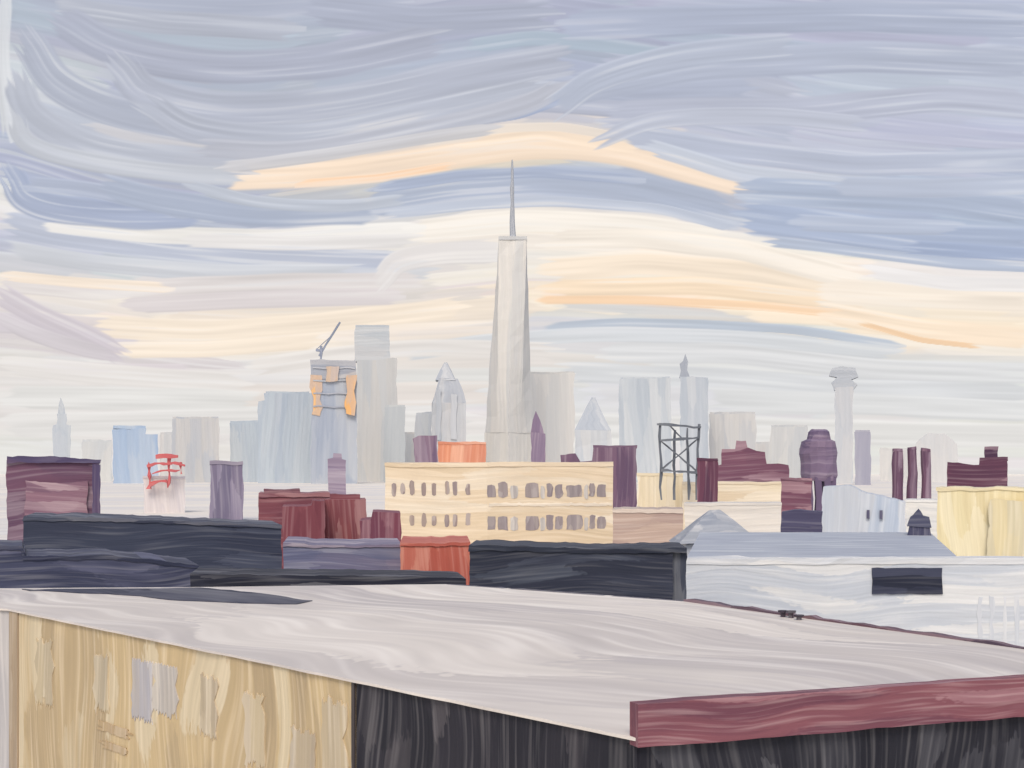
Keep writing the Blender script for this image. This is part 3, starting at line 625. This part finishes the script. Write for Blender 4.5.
for i in range(800):
    y0=rng.uniform(-60,480); xc=rng.uniform(-150,1170); L=rng.uniform(150,400)*(0.8 if y0>380 else 1); w=rng.uniform(11,22) if rng.random()<.8 else rng.uniform(6,10)
    px_=np.linspace(xc-L/2,xc+L/2,9); tilt=rng.normal(0,.03)
    py_=y0+flow(px_,y0)-flow(xc,y0)+tilt*(px_-xc)
    stroke(px_,py_,w if not(130<y0<370) else w*.6,target(xc,y0)+rng.normal(0,2.8)+rng.normal(0,1.4,3),alpha=rng.uniform(.6,.92))
for i in range(260):
    xc=rng.choice([rng.uniform(-2200,-100),rng.uniform(1150,3200),rng.uniform(-500,1600)]); y0=rng.uniform(-1300,-20) if rng.random()<.6 else rng.uniform(-20,480)
    if -450<xc<1500 and y0>-60: continue
    L=rng.uniform(300,700); px_=np.linspace(xc-L/2,xc+L/2,5); stroke(px_,y0+0*px_,rng.uniform(20,45),target(xc,y0)+rng.normal(0,3,3))
hand=[
([(560,26),(700,20),(850,16),(1040,22)],18,(178,185,204)),([(300,10),(420,22),(560,14)],17,(176,181,198)),([(60,8),(160,22),(300,30)],14,(182,186,199)),
([(420,112),(540,104),(660,112)],9,(184,188,204)),([(540,84),(640,92),(760,88)],12,(180,186,204)),
([(220,178),(330,174),(430,160),(530,146),(620,152),(750,188)],14,(248,226,204)),([(300,184),(380,178),(450,166)],5,(250,214,182)),([(460,144),(540,134),(640,150)],7,(250,229,207)),([(420,144),(500,128),(560,126),(640,140),(720,168)],5,(238,226,214)),
([(400,232),(520,220),(640,226),(730,240)],12,(247,239,229)),([(420,246),(520,240),(640,246)],9,(243,234,224)),
([(364,202),(450,188),(540,182),(630,188),(742,216)],20,(181,189,207)),([(380,188),(460,176),(540,172),(640,180)],6,(173,182,203)),([(390,214),(470,205),(560,201),(660,208),(735,228)],6,(195,201,215)),
([(430,128),(520,116),(585,92)],4,(168,178,202)),
([(560,92),(700,64),(860,56),(1040,64)],18,(182,188,205)),([(600,116),(690,112),(800,112),(940,98),(1040,106)],16,(188,192,208)),([(620,134),(720,150),(860,165),(1040,160)],14,(188,194,211)),
([(640,144),(740,174),(880,190),(1040,185)],10,(203,208,220)),
([(735,215),(820,226),(920,240),(1040,244)],19,(173,184,207)),([(740,190),(850,196),(940,200),(1040,215)],15,(178,188,208)),([(760,240),(860,252),(960,264),(1040,268)],6,(184,193,211)),([(830,186),(930,188),(1040,184)],11,(188,195,212)),([(790,222),(880,226),(960,228)],9,(184,192,210)),([(900,246),(960,250),(1040,256)],8,(168,180,206)),
([(0,222),(60,236),(170,250),(260,258),(400,264)],15,(190,195,210)),([(0,248),(100,264),(220,274),(360,272)],10,(209,211,217)),([(40,222),(150,234),(260,238),(420,230)],10,(240,236,231)),([(180,240),(300,244),(420,240)],8,(232,228,226)),
([(0,284),(90,292),(180,286),(300,282),(420,280)],10,(224,217,215)),
([(0,275),(70,282),(170,288)],6,(248,232,215)),
([(90,326),(200,332),(330,322),(470,306)],12,(249,234,216)),([(110,350),(200,350),(330,340)],9,(249,234,216)),([(120,306),(240,300),(400,296)],10,(220,212,212)),
([(540,270),(640,262),(760,272),(880,300)],15,(248,231,211)),([(540,288),(700,286),(830,300)],10,(250,227,200)),([(535,300),(640,300),(760,306),(870,316)],5,(250,216,182)),
([(540,240),(640,238),(740,250),(860,280)],12,(247,237,225)),([(535,328),(620,322),(700,324),(800,330),(900,346)],5,(190,198,210)),([(400,354),(500,340),(600,334),(740,338),(900,354)],9,(215,217,220)),
([(820,290),(900,296),(1040,300)],14,(246,234,220)),([(820,312),(920,330),(1040,340)],12,(249,229,206)),([(850,320),(920,340),(990,348)],3,(249,214,178)),([(860,270),(950,284),(1040,286)],8,(240,236,235)),
([(250,368),(340,354),(430,347),(560,352)],10,(231,225,220)),([(600,352),(740,354),(880,370),(1040,374)],12,(221,221,222)),([(0,364),(100,374),(250,384)],12,(229,224,220)),
([(0,397),(120,398),(260,402)],13,(226,224,221)),([(560,372),(720,378),(860,390),(1040,394)],12,(216,217,219)),([(700,397),(850,404),(1040,412)],12,(221,221,221)),
([(0,425),(300,420),(480,424)],14,(228,225,222)),([(540,424),(760,430),(1040,436)],14,(228,226,223)),
]
for pts,w,c in hand:
    a=np.array(pts,float)
    px_=np.linspace(a[0,0],a[-1,0],40); py_=np.interp(px_,a[:,0],a[:,1])
    stroke(px_,py_,w,c,alpha=.95,contrast=.11,white=.32,ridge_shade=5)
arcs=[
([(4,6),(2,60),(10,130)],10,(214,216,220)),
([(30,44),(60,84),(130,114),(240,130),(340,122)],20,(180,185,200)),
([(16,78),(34,116),(90,146),(170,160),(240,166)],17,(190,194,206)),
([(64,22),(120,50),(220,66),(330,60),(430,40)],20,(177,181,197)),
([(122,68),(150,94),(230,110),(340,102),(470,76),(560,60)],20,(183,187,201)),
([(150,104),(200,130),(300,138),(420,116),(540,90)],16,(187,191,204)),
([(14,116),(30,144),(90,162),(180,174),(230,176)],11,(200,203,211)),
([(200,148),(300,150),(420,130),(520,106),(562,86)],11,(191,193,204)),
([(222,168),(330,154),(440,136),(500,128)],7,(210,208,211)),
([(14,180),(26,198),(60,209),(120,214),(188,213)],17,(168,177,200)),
([(30,184),(90,190),(150,202),(185,212)],9,(180,187,205)),
([(110,188),(170,202),(260,213),(360,212)],15,(175,183,201)),
([(190,186),(260,202),(340,206),(400,200)],7,(194,199,210)),
([(384,278),(400,262),(440,254),(490,252)],14,(226,221,219)),
([(4,296),(40,316),(80,334),(116,352)],13,(208,200,206)),([(0,320),(40,336),(80,348),(112,354)],9,(213,206,210)),
([(560,104),(600,78),(680,56),(780,46)],15,(185,191,207)),
([(600,140),(660,120),(760,116),(860,124)],10,(192,196,210)),
]
for pts,w,c in arcs: arc(pts,w,c,alpha=.93)
C=np.clip(C,0,255)/255
Cl=np.where(C<=.04045,C/12.92,((C+.055)/1.055)**2.4)
nr,nc=X.shape
co=np.empty((nr,nc,3)); co[...,0]=(X-512)/F*D; co[...,1]=D; co[...,2]=EYE+(HY-Y)/F*D
idx=np.arange(nr*nc).reshape(nr,nc)
q=np.stack([idx[1:,:-1],idx[1:,1:],idx[:-1,1:],idx[:-1,:-1]],-1).reshape(-1,4)
me=bpy.data.meshes.new("sky")
me.vertices.add(nr*nc); me.vertices.foreach_set("co",co.ravel().astype(np.float32))
me.loops.add(q.size); me.loops.foreach_set("vertex_index",q.ravel().astype(np.int32))
me.polygons.add(len(q)); me.polygons.foreach_set("loop_start",(np.arange(len(q))*4).astype(np.int32)); me.polygons.foreach_set("loop_total",np.full(len(q),4,np.int32))
me.update(calc_edges=True)
at=me.color_attributes.new("cloud_colour",'FLOAT_COLOR','POINT')
rgba=np.concatenate([Cl,np.ones((nr,nc,1))],-1).astype(np.float32); at.data.foreach_set("color",rgba.ravel())
m=bpy.data.materials.new("painted_clouds"); m.use_nodes=True; nt=m.node_tree; nt.nodes.clear()
out=nt.nodes.new("ShaderNodeOutputMaterial"); em=nt.nodes.new("ShaderNodeEmission"); a=nt.nodes.new("ShaderNodeAttribute"); a.attribute_name="cloud_colour"
tc=nt.nodes.new("ShaderNodeTexCoord"); mp=nt.nodes.new("ShaderNodeMapping"); mp.inputs['Scale'].default_value=(1/700,0,1/20)
nz=nt.nodes.new("ShaderNodeTexNoise"); nz.inputs['Scale'].default_value=1; nz.inputs['Detail'].default_value=2
nt.links.new(tc.outputs['Object'],mp.inputs[0]); nt.links.new(mp.outputs[0],nz.inputs['Vector'])
mr=nt.nodes.new("ShaderNodeMapRange"); mr.inputs[3].default_value=.99; mr.inputs[4].default_value=1.04; nt.links.new(nz.outputs[0],mr.inputs[0])
nt.links.new(a.outputs['Color'],em.inputs['Color']); nt.links.new(mr.outputs[0],em.inputs['Strength']); nt.links.new(em.outputs[0],out.inputs[0])
m.cycles.emission_sampling='NONE'
me.materials.append(m); o=bpy.data.objects.new("sky",me); coll.objects.link(o); o["kind"]="structure"

# ------------------------------------------------------------ light
el=math.radians(46); azs=math.radians(188)
dirv=Vector((math.sin(azs)*math.cos(el),math.cos(azs)*math.cos(el),math.sin(el)))
w=bpy.data.worlds.new("World"); scene.world=w; w.use_nodes=True; nt=w.node_tree
bg=nt.nodes["Background"]; sk=nt.nodes.new("ShaderNodeTexSky"); sk.sky_type='NISHITA'; sk.sun_disc=False; sk.sun_elevation=el; sk.sun_rotation=azs
sk.dust_density=3; sk.air_density=1
nt.links.new(sk.outputs[0],bg.inputs[0]); bg.inputs[1].default_value=0.125
sl=bpy.data.lights.new("sun",'SUN'); sl.energy=1.5; sl.angle=math.radians(24); sl.color=(1,.92,.82)
so=bpy.data.objects.new("sun",sl); coll.objects.link(so); so.rotation_euler=dirv.to_track_quat('Z','Y').to_euler()
cam=bpy.data.cameras.new("camera"); cam.sensor_width=36; cam.lens=36*F/1024; cam.shift_y=(HY-384)/1024; cam.clip_end=20000; cam.clip_start=.5
co_=bpy.data.objects.new("camera",cam); coll.objects.link(co_); co_.location=(0,0,EYE); co_.rotation_euler=(math.radians(90),0,0)
scene.camera=co_
